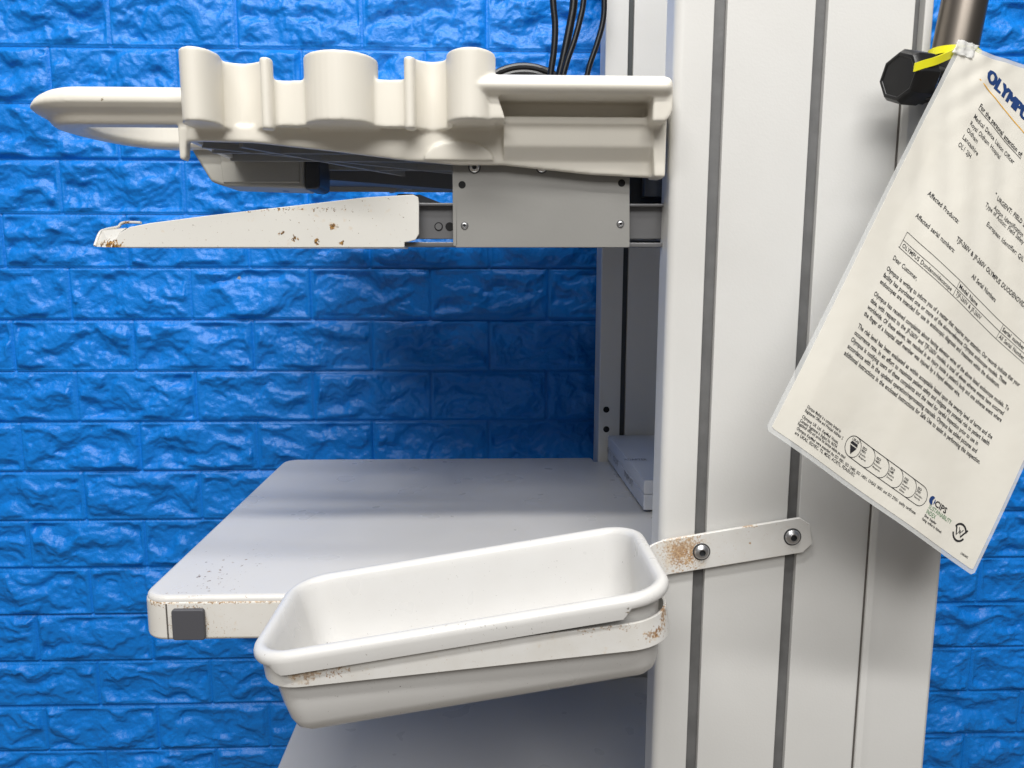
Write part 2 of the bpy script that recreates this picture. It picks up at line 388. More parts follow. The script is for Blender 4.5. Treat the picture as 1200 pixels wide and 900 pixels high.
# ---- moulded accessory tray
def moulded():
    bm = B()
    Yw = .588
    zb = W(400,149,.585).z
    def cyl(px0, px1, ptop, pbot, Yc, ry, n=36):
        xa = W(px0,100,Yc-ry*.6).x; xb = W(px1,100,Yc-ry*.6).x; cx = (xa+xb)/2; rx = (xb-xa)/2
        z1 = W((px0+px1)/2,ptop,Yc-ry).z; z0 = W((px0+px1)/2,pbot,Yc-ry).z
        pts = [(cx+rx*math.cos(2*PI*i/n), Yc+ry*math.sin(2*PI*i/n)) for i in range(n)]
        prism_z(bm, pts, z0, z1)
        return cx, rx, z0, z1
    def wall(px0, px1, ptop, Y0, depth, thick=.006, n=14, dip=0):
        """concave wall from px0 to px1 bowed away by depth"""
        xa = W(px0,100,Y0).x; xb = W(px1,100,Y0).x; f = []; b = []
        for i in range(n+1):
            t = i/n; x = xa+(xb-xa)*t; y = Y0+depth*math.sin(PI*t)**.7 if 0 < t < 1 else Y0
            f.append((x, y)); b.append((x, y+thick))
        prism_z(bm, f+b[::-1], zb, W((px0+px1)/2,ptop,Y0+depth).z)
    # end cylinder, scoop, pin, low wall, main cylinder, low wall, pin, scoop, cylinder
    cyl(207, 251, 53, 141, .584, .021)
    wall(240, 312, 74, .580, .020)
    cyl(304, 318.5, 66, 150, .579, .007)
    wall(312, 358, 94, .580, .003, .008)
    cx, rx, z0, z1 = cyl(351, 439, 57, 141, .592, .030)
    wall(434, 478, 93, .581, .003, .008)
    cyl(473, 487, 65, 150, .579, .007)
    wall(480, 530, 72, .580, .016)
    cyl(522, 581, 54, 139, .586, .025)
    # deck
    xd0 = W(213,150,.60).x; xd1 = W(778,150,.60).x
    box(bm, xd0, xd1, .606, 1.0, zb, W(300,100,.585).z)
    # skirt: sloping lower front
    sk = [XZ(209,150,.598), XZ(213,166,.598), XZ(235,165,.598), XZ(300,167,.598), XZ(400,178,.598), XZ(470,187,.598), XZ(535,193,.598), XZ(590,193,.598), XZ(690,204,.598), XZ(778,209,.598), XZ(782,140,.598), XZ(500,140,.598)]
    prism_y(bm, sk, .5975, .604)
    # dome swelling low on the skirt
    c = W(538,187,.60); pts = [(c.x+.026*math.cos(PI*i/12), c.z+.014*math.sin(PI*i/12)-.001) for i in range(13)]
    prism_y(bm, pts, .5945, .600)
    # left side return of the skirt
    box(bm, xd0-.001, xd0+.005, .598, .99, W(213,163,.6).z, zb+.004)
    # right hand grip box: top bar, recess, ledge, rib
    a = W(556,87,.562); b = W(789,112,.562)
    bar = []
    Zq = lambda py, Y: W(600,py,Y).z
    prof = [(.575,Zq(113,.572)),(.567,Zq(110,.566)),(.563,Zq(105,.563)),(.5615,Zq(99,.5615)),(.563,Zq(93,.563)),(.568,Zq(88.5,.568)),(.577,Zq(86.5,.575)),(.62,Zq(86.5,.575)),(.62,Zq(113,.572))]
    cyz = (.590, Zq(100,.575)); secs = []
    for x, k in ((a.x, 1), (W(782,100,.565).x, 1), (W(786.5,100,.565).x, .93), (W(790,100,.565).x, .74)):
        secs.append([bm.verts.new((x, cyz[0]+(y-cyz[0])*k, cyz[1]+(z-cyz[1])*k)) for y, z in prof])
    bm.faces.new(secs[0]); bm.faces.new(secs[-1][::-1]); n = len(prof)
    for q0, q1 in zip(secs, secs[1:]):
        for i in range(n): bm.faces.new((q0[i], q1[i], q1[(i+1) % n], q0[(i+1) % n]))
    box(bm, W(575,120,.585).x, W(785,120,.585).x, .597, .63, W(600,160,.588).z, W(600,100,.588).z)      # recess back
    box(bm, W(570,140,.586).x, W(768,140,.586).x, .5862, .61, W(600,145,.586).z, W(600,136,.586).z)      # ledge
    prism_y(bm, [XZ(556,92,.575), XZ(576,92,.575), XZ(592,141,.575), XZ(572,141,.575), XZ(552,112,.575)], .569, .60)
    prism_y(bm, [XZ(767,92,.567), XZ(786,90,.567), XZ(789.5,97,.567), XZ(789,128,.567), XZ(786,136,.567), XZ(780,142,.567), XZ(765,142,.567)], .5675, .60)   # right end cheek
    prism_y(bm, [XZ(764,140,.588), XZ(781,140,.588), XZ(779,208,.588), XZ(766,207,.588)], .586, .61)          # rib below
    # lower swelling under the ledge
    pr_ = [(.5885,W(600,143,.5885).z),(.5885,W(600,171,.5885).z),(.5975,W(600,189,.597).z),(.61,W(600,189,.597).z),(.61,W(600,143,.5885).z)]
    va = [bm.verts.new((W(590,150,.59).x, y, z)) for y, z in pr_]; vb = [bm.verts.new((W(770,150,.59).x, y, z)) for y, z in pr_]
    bm.faces.new(va); bm.faces.new(vb[::-1])
    for i in range(5): bm.faces.new((va[i], vb[i], vb[(i+1) % 5], va[(i+1) % 5]))
    # left D-shaped grip: outline in plan, thick rounded rim over a smaller belly
    def outline(inset):
        xl = W(30,120,.61).x + inset; xr = W(222,120,.6).x - (.008 if inset > .02 else 0)
        y0 = .586 + inset; pts = [(xr, y0), (W(90,120,.59).x, y0)]
        xk = W(90,120,.59).x
        for i in range(1, 10):      # near corner
            t = math.radians(90*i/10); pts.append((xk-(xk-xl)*math.sin(t), y0+.036*(1-math.cos(t))))
        xm = W(222,170,.74).x; y1 = .738-inset
        for i in range(0, 13):
            t = math.radians(90*i/12); pts.append((xl+(xm-xl)*(1-math.cos(t)), y0+.036+(y1-y0-.036)*math.sin(t)))
        pts.append((xr, y1)); return pts
    zt = W(150,99,.59).z; zm = W(150,121,.588).z; zl = W(150,143,.594).z
    xk_ = W(95,120,.59).x; xl_ = W(32,120,.61).x
    def dprism(pts, z0, z1, drop0, drop1):
        def f(x): 
            t = min(1, max(0, (xk_-x)/(xk_-xl_))); return t**2.2
        a = [bm.verts.new((x, y, z0+drop0*f(x))) for x, y in pts]; b = [bm.verts.new((x, y, z1-drop1*f(x))) for x, y in pts]
        n = len(pts)
        ca = bm.verts.new((sum(p[0] for p in pts)/n, sum(p[1] for p in pts)/n, z0)); cb_ = bm.verts.new((ca.co.x, ca.co.y, z1))
        for i in range(n):
            k = (i+1) % n
            bm.faces.new((a[i], a[k], b[k], b[i])); bm.faces.new((ca, a[k], a[i])); bm.faces.new((cb_, b[i], b[k]))
    prof = [(.030,zt-.004,1),(.026,zt-.0008,1),(.020,zt-.0002,1),(.012,zt-.0002,1),(.006,zt-.0012,1),(.002,zt-.004,1),(0,zt-.009,.7),(0,zm+.001,.2),(.003,zm-.0025,.1),(.0085,zm-.0065,0),(.0105,zl+.001,-.35),
        (.0125,zl-.0010,-.35),(.022,zl-.0014,-.4),(.027,zl-.0005,-.4),(.030,zl+.003,-.4)]
    rings = []
    for ins, z, kf in prof:
        ring = []
        for x, y in outline(ins):
            t = min(1, max(0, (xk_-x)/(xk_-xl_)))**2.2
            ring.append(bm.verts.new((x, y, z-.0052*kf*t)))
        rings.append(ring)
    for r0, r1 in zip(rings, rings[1:]+rings[:1]):
        n = len(r0)
        for i in range(n): bm.faces.new((r0[i], r0[(i+1) % n], r1[(i+1) % n], r1[i]))
    # short cheek hanging at the left end of the skirt
    prism_y(bm, [XZ(208.5,148,.598), XZ(219,148,.598), XZ(219,184,.598), XZ(216,188,.598), XZ(211,186,.598)], .5965, .606)
    return bm
tray = obj('accessory_tray', moulded(), M['cream'], T)
rm = tray.modifiers.new('remesh', 'REMESH'); rm.mode = 'VOXEL'; rm.voxel_size = .0012; rm.use_smooth_shade = True
sm = tray.modifiers.new('smooth', 'SMOOTH'); sm.factor = .5; sm.iterations = 4
# pale ring seen at the foot of the big cylinder
c = W(396,143,.585); bm = B(); lathe(bm, (c.x, .597, c.z+.001), (0,0,-1), [(0,.020),(.0012,.0245),(.0022,.0235),(.0028,.020),(.0020,.0175)], 40); obj('cup_ring', bm, M['cream'], tray)

# ribbed underside; the shade below the tray is put into its dark grey
zu = W(400,150,.6).z - .0015
u = B(); prism_z(u, [(-.226,.606),(.128,.606),(.128,1.0),(-.226,1.0)], zu-.004, zu+.002); und = obj('underside_panel', u, M['under'], T, smooth=False)
def bar(name, p0, p1, w, h, mat, par):
    p0 = Vector(p0); p1 = Vector(p1); d = (p1-p0); s = Vector((-d.y, d.x, 0)).normalized()*w/2
    bm = B(); lo = [p0-s, p0+s, p1+s, p1-s]
    a = [bm.verts.new(v) for v in lo]; b = [bm.verts.new(v-Vector((0,0,h))) for v in lo]
    bm.faces.new(a); bm.faces.new(b[::-1])
    for i in range(4): bm.faces.new((a[i], b[i], b[(i+1)%4], a[(i+1)%4]))
    return obj(name, bm, mat, par, smooth=False)
zr = zu-.0035
for y in (.655, .70, .76, .86, .965): bar('rib', (-.224,y,zr), (.126,y,zr), .003, .006, M['rib'], und)
bar('rib', (-.19,.62,zr), (.02,.98,zr), .004, .0065, M['rib'], und)
bar('rib', (-.223,.63,zr), (-.02,.80,zr), .003, .0055, M['rib'], und)
bar('rib', (.10,.62,zr), (-.12,.98,zr), .003, .006, M['rib'], und)
# control box hung under the tray
Yb = .72
bx = [XZ(222,172,Yb), XZ(357,168,Yb), XZ(357,221,Yb), XZ(262,218,Yb), XZ(247,213,Yb)]
bm = B(); prism_y(bm, bx, Yb, Yb+.05); cb = obj('control_box', bm, M['boxgrey'], T, bevel=.003)
bm = B(); prism_y(bm, [XZ(357.5,171,Yb), XZ(375,173,Yb), XZ(375,219,Yb), XZ(371,222,Yb), XZ(357.5,222,Yb)], Yb-.001, Yb+.045); obj('end_cap', bm, M['raildark'], cb, bevel=.002)
bm = B(); prism_y(bm, [XZ(258,177,Yb), XZ(351,176,Yb), XZ(351,214,Yb), XZ(262,214,Yb)], Yb-.0015, Yb+.001); obj('front_cover', bm, M['boxgrey'], cb, bevel=.0007)
for px in (312, 335):
    c = W(px,218 if px < 320 else 221,Yb+.03); bm = B(); lathe(bm, (c.x, Yb+.03, c.z+.002), (0,0,-1), [(0,.004),(.002,.0045),(.0045,.003),(.0045,0)], 20); obj('foot', bm, M['black'], cb)
# cross member at the back under the tray
bm = B(); prism_y(bm, [XZ(376,190,.80), XZ(533,190,.80), XZ(533,222,.80), XZ(376,210,.80)], .80, .83); obj('cross_member', bm, M['under'], T, smooth=False)

bm = B(); box(bm, .1295, .315, .646, 1.012, W(760,232,.66).z, .125); obj('tray_carrier', bm, M['under'], T, smooth=False)
# ---- mounting plate with screws
def round_poly(pts, r=.002, n=4):
    out = []; N = len(pts); P = [Vector(p) for p in pts]
    for i in range(N):
        a, b, c = P[i-1], P[i], P[(i+1) % N]; u = (a-b).normalized()*r; v = (c-b).normalized()*r
        for k in range(n+1):
            t = k/n; out.append(tuple((b+u)*(1-t)**2 + b*2*t*(1-t) + (b+v)*t*t))
    return out
bm = B(); prism_y(bm, round_poly([XZ(534,193,.607), XZ(738,193,.607), XZ(738,290,.607), XZ(534,290,.607)], .001), .607, .6095)
box(bm, W(530,195,.607).x, W(534,195,.607).x+.001, .607, .64, W(530,290,.607).z+.001, W(530,193,.607).z)
pl = obj('mounting_plate', bm, M['plate'], T, bevel=.0006, seg=2)
for px, py in ((541.5,216.5), (728.5,214.5)):
    c = W(px,py,.6068); bm = B(); lathe(bm, c, (0,1,0), [(0,0),(0,.0028),(.001,.0028)], 20); obj('hole', bm, M['hole'], pl, smooth=False)
def screw(c, d, r, par, mat=None, socket=True):
    d = Vector(d).normalized(); c = Vector(c)
    bm = B(); h = r*.62; ri = r*.42
    prof = [(0, r*.98), (h*.18, r)] + [(h*(.18+.82*math.sin(a)), r*math.cos(a)*.98+.0) for a in [math.radians(q) for q in (15,30,45,58)]]
    prof += [(h*.98, ri*1.25), (h*.96, ri)]
    lathe(bm, c, d, prof, 28)
    s = obj('screw', bm, mat or M['steel'], par, ang=50)
    bm = B(); lathe(bm, c, d, [(h*.90, ri*1.02), (h*.25, ri*.95), (h*.25, 0)], 6); obj('socket', bm, M['raildark'], s, smooth=False)
    bm = B(); lathe(bm, c, d, [(0, r*1.14), (h*.12, r*1.14), (h*.16, r*1.0)], 28); obj('washer', bm, M['raildark'], s)
    return s
for px, py in ((544.5,264.5), (727,262.5)): screw(W(px,py,.607), (0,-1,0), .0026, pl)
for px, py in ((556,196), (635,196)): screw(W(px,py,.607)+Vector((0,0,0)), (0,-1,0), .0042, pl, M['chrome'])
# ---- slide rails
rl = B(); prism_y(rl, [XZ(470,240,.617), XZ(780,240,.617), XZ(780,280,.617), XZ(470,280,.617)], .617, .620)
box(rl, W(470,284,.611).x, W(780,284,.611).x, .611, .630, W(600,290,.611).z+.0005, W(600,284,.611).z)
box(rl, W(470,240,.611).x, W(780,240,.611).x, .611, .620, W(600,241.5,.611).z, W(600,238,.611).z)
ra = obj('slide_rail', rl, M['rail'], T, bevel=.0005, seg=2)
for px, m in ((514,'rail'), (527,'hole')):
    c = W(px,265.5,.6165); bm = B(); lathe(bm, c, (0,1,0), [(0,0),(0,.0032),(.0005,.0034)], 20); obj('hole', bm, M['hole'], ra, smooth=False)
    if m == 'rail':
        bm = B(); lathe(bm, c-Vector((0,.0003,0)), (0,1,0), [(0,0),(0,.0025),(.0002,.0026)], 20); obj('rivet', bm, M['rail'], ra, smooth=False)
bm = B(); prism_y(bm, [XZ(738,208,.66), XZ(790,208,.66), XZ(790,288,.66), XZ(738,288,.66)], .66, .665)
bk = obj('rail_housing', bm, M['raildark'], T, smooth=False)
bm = B(); box(bm, W(738,238,.64).x, W(790,238,.64).x, .64, .66, W(760,243,.64).z, W(760,239,.64).z); obj('rail_flange', bm, M['rail'], bk, bevel=.0004); bm = B(); box(bm, W(738,238,.64).x, W(790,238,.64).x, .64, .66, W(760,281,.64).z, W(760,278,.64).z)
obj('rail_flange', bm, M['rail'], bk, bevel=.0004)
bm = B(); prism_y(bm, [XZ(476,229,.63), XZ(492,228,.63), XZ(535,245,.63), XZ(535,251,.63), XZ(476,244,.63)], .63, .70)
obj('rail_brace', bm, M['raildark'], ra, smooth=False)
bm = B(); c = W(476,231,.618); lathe(bm, c+Vector((0,0,-.004)), (0,0,1), [(0,.0085),(.0045,.0085),(.0060,.0065),(.0062,0)], 24); obj('stop_pad', bm, M['black'], ra)
# ---- side arm of the missing keyboard drawer
pa = [XZ(131,290,.605), XZ(133,283,.605), XZ(140,273,.605), XZ(152,266,.605), XZ(175,261.5,.605), XZ(240,253,.605), XZ(300,246,.605), XZ(370,238,.605), XZ(430,231,.605), XZ(484,228,.605), XZ(490,231,.605), XZ(491,238,.605), XZ(491,274,.605), XZ(487,281,.605), XZ(480,283,.605), XZ(474,284,.605), XZ(474,290,.605)]
bm = B(); prism_y(bm, pa, .605, .6068)
box(bm, W(131,290,.605).x, W(474,290,.605).x, .606, .635, W(300,290,.605).z, W(300,290,.605).z+.0018)
arm = obj('drawer_arm', bm, M['arm'], T, bevel=.0006, seg=2)
# bent tip: upright tab turned away from the viewer
bm = B()
p = [W(111,289,.618), W(131,290,.605), W(140,273,.605), W(148,267,.612), W(120,270,.622)]
q = [v+Vector((.0004,.0016,.0002)) for v in p]
a = [bm.verts.new(v) for v in p]; b = [bm.verts.new(v) for v in q]; bm.faces.new(a); bm.faces.new(b[::-1])
for i in range(5): bm.faces.new((a[i], b[i], b[(i+1)%5], a[(i+1)%5]))
obj('bent_tip', bm, M['arm'], arm, smooth=False)
bm = B(); tube(bm, spline([W(111,288,.616), W(117,273,.622), W(124,269,.622), W(138,266,.618), W(142,262,.618), W(150,260.5,.616), W(165,261,.610)], 6), .0011, 8); obj('tip_edge', bm, M['arm'], arm)

# ---- basin bracket and strap; frame rolled with the bracket
AR = math.radians(9.2)
EX = Vector((math.cos(AR),0,math.sin(AR))); EZ = Vector((-math.sin(AR),0,math.cos(AR))); EY = Vector((0,1,0))
BO = Vector((-.0182, .5215, -.2229))
def L(x, y, z): return BO + EX*x + EY*y + EZ*z
HX, HY = .1385, .0670
def rr_path(hx, hy, r, n=12, seglen=.006):
    """closed rounded rectangle, counter-clockwise from the right end, dense"""
    P = []
    cs = [(hx-r, hy-r, 0), (-hx+r, hy-r, 90), (-hx+r, -hy+r, 180), (hx-r, -hy+r, 270)]
    for k, (cx, cy, a0) in enumerate(cs):
        for i in range(n+1):
            a = math.radians(a0+90*i/n); P.append((cx+r*math.cos(a), cy+r*math.sin(a)))
        nx = cs[(k+1) % 4]; a = math.radians(nx[2]); q = (nx[0]+r*math.cos(a), nx[1]+r*math.sin(a)); p = P[-1]
        d = math.dist(p, q); m = max(1, int(d/seglen))
        for j in range(1, m): P.append((p[0]+(q[0]-p[0])*j/m, p[1]+(q[1]-p[1])*j/m))
    return P
def ribbon(bm, pts, z0s, z1s, th, closed=False):
    """upright metal band along local path"""
    n = len(pts); V = []
    for i, (x, y) in enumerate(pts):
        a = pts[(i-1) % n] if closed or i else pts[0]; b = pts[(i+1) % n] if closed or i < n-1 else pts[-1]
        dx, dy = b[0]-a[0], b[1]-a[1]; l = math.hypot(dx, dy) or 1; nx, ny = dy/l*th, -dx/l*th
        V.append([bm.verts.new(L(x, y, z0s[i])), bm.verts.new(L(x+nx, y+ny, z0s[i])), bm.verts.new(L(x+nx, y+ny, z1s[i])), bm.verts.new(L(x, y, z1s[i]))])
    rng = range(n) if closed else range(n-1)
    for i in rng:
        j = (i+1) % n
        for k in range(4): bm.faces.new((V[i][k], V[j][k], V[j][(k+1)%4], V[i][(k+1)%4]))
    if not closed: bm.faces.new(V[0]); bm.faces.new(V[-1][::-1])
# strap ring
sp_ = rr_path(HX-.0046, HY-.0062, .028)
bm = B(); ribbon(bm, sp_, [-.0292-.060*x for x, y in sp_], [-.0120-.045*x for x, y in sp_], .0022, True)
strap = obj('basin_strap', bm, M['strap'], T, bevel=.0005, seg=2)
# bracket arm: leaves the strap, bends flat on to the upright
YF = .5875-BO.y
def lx(px, py): 
    v = W(px,py,.586)-BO; return v.dot(EX), v.dot(EZ)
e0, et = lx(936,606); e1, eb = lx(941,646)
ct = lx(780,632)[1]
print('bracket local', e0, et, e1, eb, ct)
path = [(HX-.008, .002), (HX-.0028, .014), (HX-.0005, .030), (HX+.0015, .046), (HX+.005, .057), (HX+.0105, .0615), (HX+.018, YF-.0018)]
path = [(v.x, v.y) for v in spline([(x, y, 0) for x, y in path], 5)]
n = len(path)
z1s = [-.0180 + (et+.0180)*min(1, i/(n-1)) for i in range(n)]
z0s = [-.0400 + (eb+.0400)*min(1, i/(n-1))**.6 for i in range(n)]
bm = B(); ribbon(bm, path, z0s, z1s, .0022)
brk = obj('basin_bracket', bm, M['bracket'], T, bevel=.0005, seg=2)
xa = HX+.0175
xr = lx(948,614)[0]
bm = B()
poly = [(xa, et), (e0, et), (xr, et-.0065), (xr+.0002, eb+.006), (e1-.001, eb), (xa, eb)]
ya, yb = YF-.0040, YF-.0006
a = [bm.verts.new(L(x, ya, z)) for x, z in poly]; b = [bm.verts.new(L(x, yb, z)) for x, z in poly]
bm.faces.new(a); bm.faces.new(b[::-1])
for i in range(6): bm.faces.new((a[i], b[i], b[(i+1)%6], a[(i+1)%6]))
obj('bracket_plate', bm, M['bracket'], brk, bevel=.0006, seg=2)
for px, py in ((822,646.5), (928.5,629)):
    screw(W(px,py,BO.y+ya), (0,-1,0), .0062, brk)

# ------------------------------------------------------------ basin
def basin():
    root = thing('basin', tuple(L(0,0,-.06)+Vector((0,0,CZ))), 'white rectangular plastic basin tilted in the rusty strap beside the upright', 'basin')
    N = len(rr_path(HX, HY, .030))
    def ring(bm, inset, z, r=.030, tap=0, zf=None):
        P = rr_path(HX, HY, .030); out = []
        for i, (x, y) in enumerate(P):
            # inset by normal
            a = P[i-1]; b = P[(i+1) % N]; dx, dy = b[0]-a[0], b[1]-a[1]; l = math.hypot(dx, dy)
            nx, ny = dy/l, -dx/l
            zz = z if zf is None else zf(x, y, z)
            out.append(bm.verts.new(L(x-nx*inset, y-ny*inset, zz)))
        return out
    # skirt hangs lower along the near long side between two notches
    def skirt(x, y, z):
        if y < -HY+.012 and -HX+.016 < x < HX-.030:
            e = min((x+HX-.016)/.004, (HX-.030-x)/.004, 1); return z - .0062*max(0, e)
        return z
    prof = [  # (inset, z, zfun) from the outer lip over the rim, down the inside, across, and back up outside
        (.0022, -.0050, skirt), (.0004, -.0052, skirt), (-.0004, -.0035, None), (-.0002, -.0010, None), (.0008, .0012, None), (.0030, .0026, None), (.0056, .0028, None), (.0080, .0016, None), (.0094, -.0010, None),
        (.0106, -.006, None), (.0120, -.018, None), (.0138, -.034, None), (.0160, -.048, None), (.0190, -.055, None), (.0245, -.0598, None), (.0290, -.0605, None)]
    bm = B(); R = [ring(bm, i, z, zf=f) for i, z, f in prof]
    for r0, r1 in zip(R, R[1:]):
        for i in range(N): bm.faces.new((r0[i], r0[(i+1) % N], r1[(i+1) % N], r1[i]))
    bm.faces.new(R[-1])
    # outer shell
    prof2 = [(.0026, -.0048, skirt), (.0060, -.0020, None), (.0072, -.008, None), (.0090, -.022, None), (.0112, -.040, None), (.0135, -.052, None), (.0165, -.0585, None), (.0215, -.0625, None), (.0275, -.0635, None)]
    R2 = [ring(bm, i, z, zf=f) for i, z, f in prof2]
    for r0, r1 in zip(R2, R2[1:]):
        for i in range(N): bm.faces.new((r0[i], r1[i], r1[(i+1) % N], r0[(i+1) % N]))
    bm.faces.new(R2[-1])
    for i in range(N): bm.faces.new((R[0][i], R2[0][i], R2[0][(i+1) % N], R[0][(i+1) % N]))
    obj('bowl', bm, M['basin'], root, ang=60)
basin()

# ------------------------------------------------------------ white box on the shelf
zs = -.2565
def corner_on(px, py, z):
    d = FW + RT*((px-600)/F_PX) + UP*((450-py)/F_PX); return d*(z/d.z)
c0 = corner_on(754,597,zs+.004); 
D = thing('adapter_box', (c0.x, c0.y, zs+CZ), 'slim white plastic box lying on the shelf against the upright', 'box')
x0_, y0_ = c0.x, c0.y
yb_ = 1.012
hgt = .033
xb_ = corner_on(706,528,zs+.004).x
bm = B(); prism_z(bm, [(x0_, y0_), (x0_+.10, y0_), (x0_+.10, yb_), (xb_, yb_)], zs+.003, zs+.003+hgt*.52); obj('lower_case', bm, M['device'], D, bevel=.0012)
bm = B(); prism_z(bm, [(x0_, y0_), (x0_+.10, y0_), (x0_+.10, yb_), (xb_, yb_)], zs+.0034+hgt*.52, zs+.003+hgt); dt = obj('upper_case', bm, M['device'], D, bevel=.0012)
for k in range(2):
    bm = B(); lathe(bm, (x0_+.010+.08*k, y0_+.012, zs+.0035), (0,0,-1), [(0,.006),(.0032,.005),(.0032,0)], 20); obj('foot', bm, M['black'], D)

# ------------------------------------------------------------ text helper
def text_mesh(s, size, width=None, bold=0.0):
    cu = bpy.data.curves.new('t', 'FONT'); cu.body = s; cu.size = size; cu.resolution_u = 2; cu.offset = bold; cu.space_word = 1.45
    o = bpy.data.objects.new('t', cu); COL.objects.link(o)
    dg = bpy.context.evaluated_depsgraph_get(); dg.update()
    me = bpy.data.meshes.new_from_object(o.evaluated_get(dg))
    bpy.data.objects.remove(o); bpy.data.curves.remove(cu)
    vs = [Vector(v.co) for v in me.vertices]; fs = [tuple(p.vertices) for p in me.polygons]; bpy.data.meshes.remove(me)
    if not vs: return [], []
    x1 = max(v.x for v in vs); x0 = min(v.x for v in vs)
    k = width/(x1-x0) if width else 1
    return [((v.x-x0)*k, v.y) for v in vs], fs

# lettering on the white box: side face and top
def put_text(bm, s, size, width, fn, bold=0):
    vs, fs = text_mesh(s, size, width, bold); V = [bm.verts.new(fn(x, y)) for x, y in vs]
    for f in fs:
        try: bm.faces.new([V[i] for i in f])
        except ValueError: pass
sd = Vector((xb_-x0_, yb_-y0_, 0)).normalized(); so = Vector((x0_, y0_, 0))
def sideface(t0, z0):
    def fn(x, y):
        p = so + sd*(t0-x); return Vector((p.x-.0003*1, p.y-.0001, zs+z0+y)) + Vector((-.0002,0,0))
    return fn
bm = B(); put_text(bm, 'IN 1  OUT', .010, .08, sideface(.225, .013)); obj('side_print', bm, M['greyprint'], dt, smooth=False); bm = B(); put_text(bm, 'INPUT', .011, .050, sideface(.105, .012))
obj('side_print', bm, M['greyprint'], dt, smooth=False)
bm = B(); zt_ = zs+.0034+hgt
put_text(bm, 'ADAPTER', .010, .030, lambda x, y: Vector((x0_-.006+x*.9, y0_+.085+y*1.2, zt_+.00005)))
obj('top_print', bm, M['greyprint'], dt, smooth=False)

# ------------------------------------------------------------ pole, clamp and knob
PY = .580
p0 = W(1130.5,0,PY); p1 = W(1119,58,PY); pd = (p1-p0).normalized(); rp = (W(1156,0,PY)-W(1105.5,0,PY)).length/2*.97
bm = B(); tube(bm, [p0-pd*.35, p0, p1, p1+pd*.035], rp, 40); pole = obj('pole', bm, M['tube'], T, ang=60)
cc = p1+pd*.020
bm = B(); lathe(bm, cc-pd*.0105, pd, [(0,rp*.9),(0,rp+.004),(.030,rp+.004),(.030,rp*.9)], 36); clamp = obj('pole_clamp', bm, M['black'], T, bevel=.001)
kc = W(1056,90,.552); ks = W(1100,97,.575)
kd = (kc-ks).normalized()
bm = B(); lathe(bm, ks, kd, [(0,.011),((kc-ks).length-.006,.0105),((kc-ks).length-.006,0)], 28); obj('clamp_arm', bm, M['black'], clamp)
rg = ks + kd*((kc-ks).length*.42)
bm = B(); lathe(bm, rg, kd, [(0,.0107),(.0000,.0116),(.0012,.0116),(.0012,.0107)], 32); obj('steel_ring', bm, M['chrome'], clamp)
kd2 = Vector((-.93,-.34,-.02)).normalized(); kb = kc + Vector((.014,.004,0))
bm = B(); lathe(bm, kb-kd2*.002, kd2, [(0,.008),(0,.0165),(.002,.0185),(.016,.0185),(.0205,.0160),(.0208,.0140),(.0200,.0135),(.0200,0)], 8)
obj('knob', bm, M['black'], clamp, bevel=.0022, seg=4)
# ------------------------------------------------------------ yellow tie
def ribbon3(bm, pts, w, th):
    V = []
    for i, (p, up) in enumerate(pts):
        p = Vector(p); up = Vector(up).normalized()*w/2
        d = (Vector(pts[min(i+1, len(pts)-1)][0])-Vector(pts[max(i-1,0)][0])).normalized(); nn = d.cross(up).normalized()*th
        V.append([bm.verts.new(p+up), bm.verts.new(p-up), bm.verts.new(p-up+nn), bm.verts.new(p+up+nn)])
    for r0, r1 in zip(V, V[1:]):
        for k in range(4): bm.faces.new((r0[k], r1[k], r1[(k+1)%4], r0[(k+1)%4]))
    bm.faces.new(V[0]); bm.faces.new(V[-1][::-1])
bm = B()
band = []
a_, b_, d_ = frame_of(pd); bc = p1 + pd*.0045
for i in range(0, 41):
    t = 2*PI*i/40; band.append((bc + a_*((rp+.0013)*math.cos(t)) + b_*((rp+.0013)*math.sin(t)), pd))
ribbon3(bm, band, .0052, .0009)
tl = spline([W(1122,60,.5545), W(1112,65,.545), W(1098,71,.537), W(1084,75,.534), W(1072,79,.533)], 6)
ribbon3(bm, [(p, (0,-.15,1)) for p in tl], .0054, .0011)
o = obj('cable_tie', bm, M['yellow'], None, loc=tuple(bc+Vector((0,0,CZ))), smooth=False); prop(o, 'yellow plastic tie looped round the steel pole holding up the letter', 'tie')

# ------------------------------------------------------------ laminated letter
def pix(x, y, Y): return W(x, y, Y)
LA = W(897,503,.46958581); LB = W(1141,675,.51657769); LC = W(1122,55,.54841092)
EU = (LB-LA)/216.; EV = (LC-LA)/303.; NN = EU.cross(EV).normalized()
if NN.y > 0: NN = -NN
def sheet(u, v, off=0.0):
    w = 1.3*math.sin(u*.030+.5)*math.sin(v*.018+.3) + .9*math.sin(u*.055+v*.021) 
    e = math.exp(-((u-14)**2+(v-303)**2)/1500.)
    w += e*(.55*math.sin(u*.22+v*.15)+.35*math.sin(u*.35-v*.2))
    w += .35*math.sin(u*.21+v*.12)*math.exp(-((v-240)/60)**2)
    k = .3+.7*min(1, max(0, (u+v*.0)/20))
    return LA + EU*u + EV*v + NN*((w*k + off)*.001)
LT = thing('laminated_letter', tuple(W(1122,62,.55)+Vector((0,0,CZ))), 'laminated printed letter hanging askew by its corner from the pole', 'letter')
def topline(u): return 304.5 + u*.52 - max(0, u-60)*.30 + 4*math.exp(-((u-9)/7)**2)
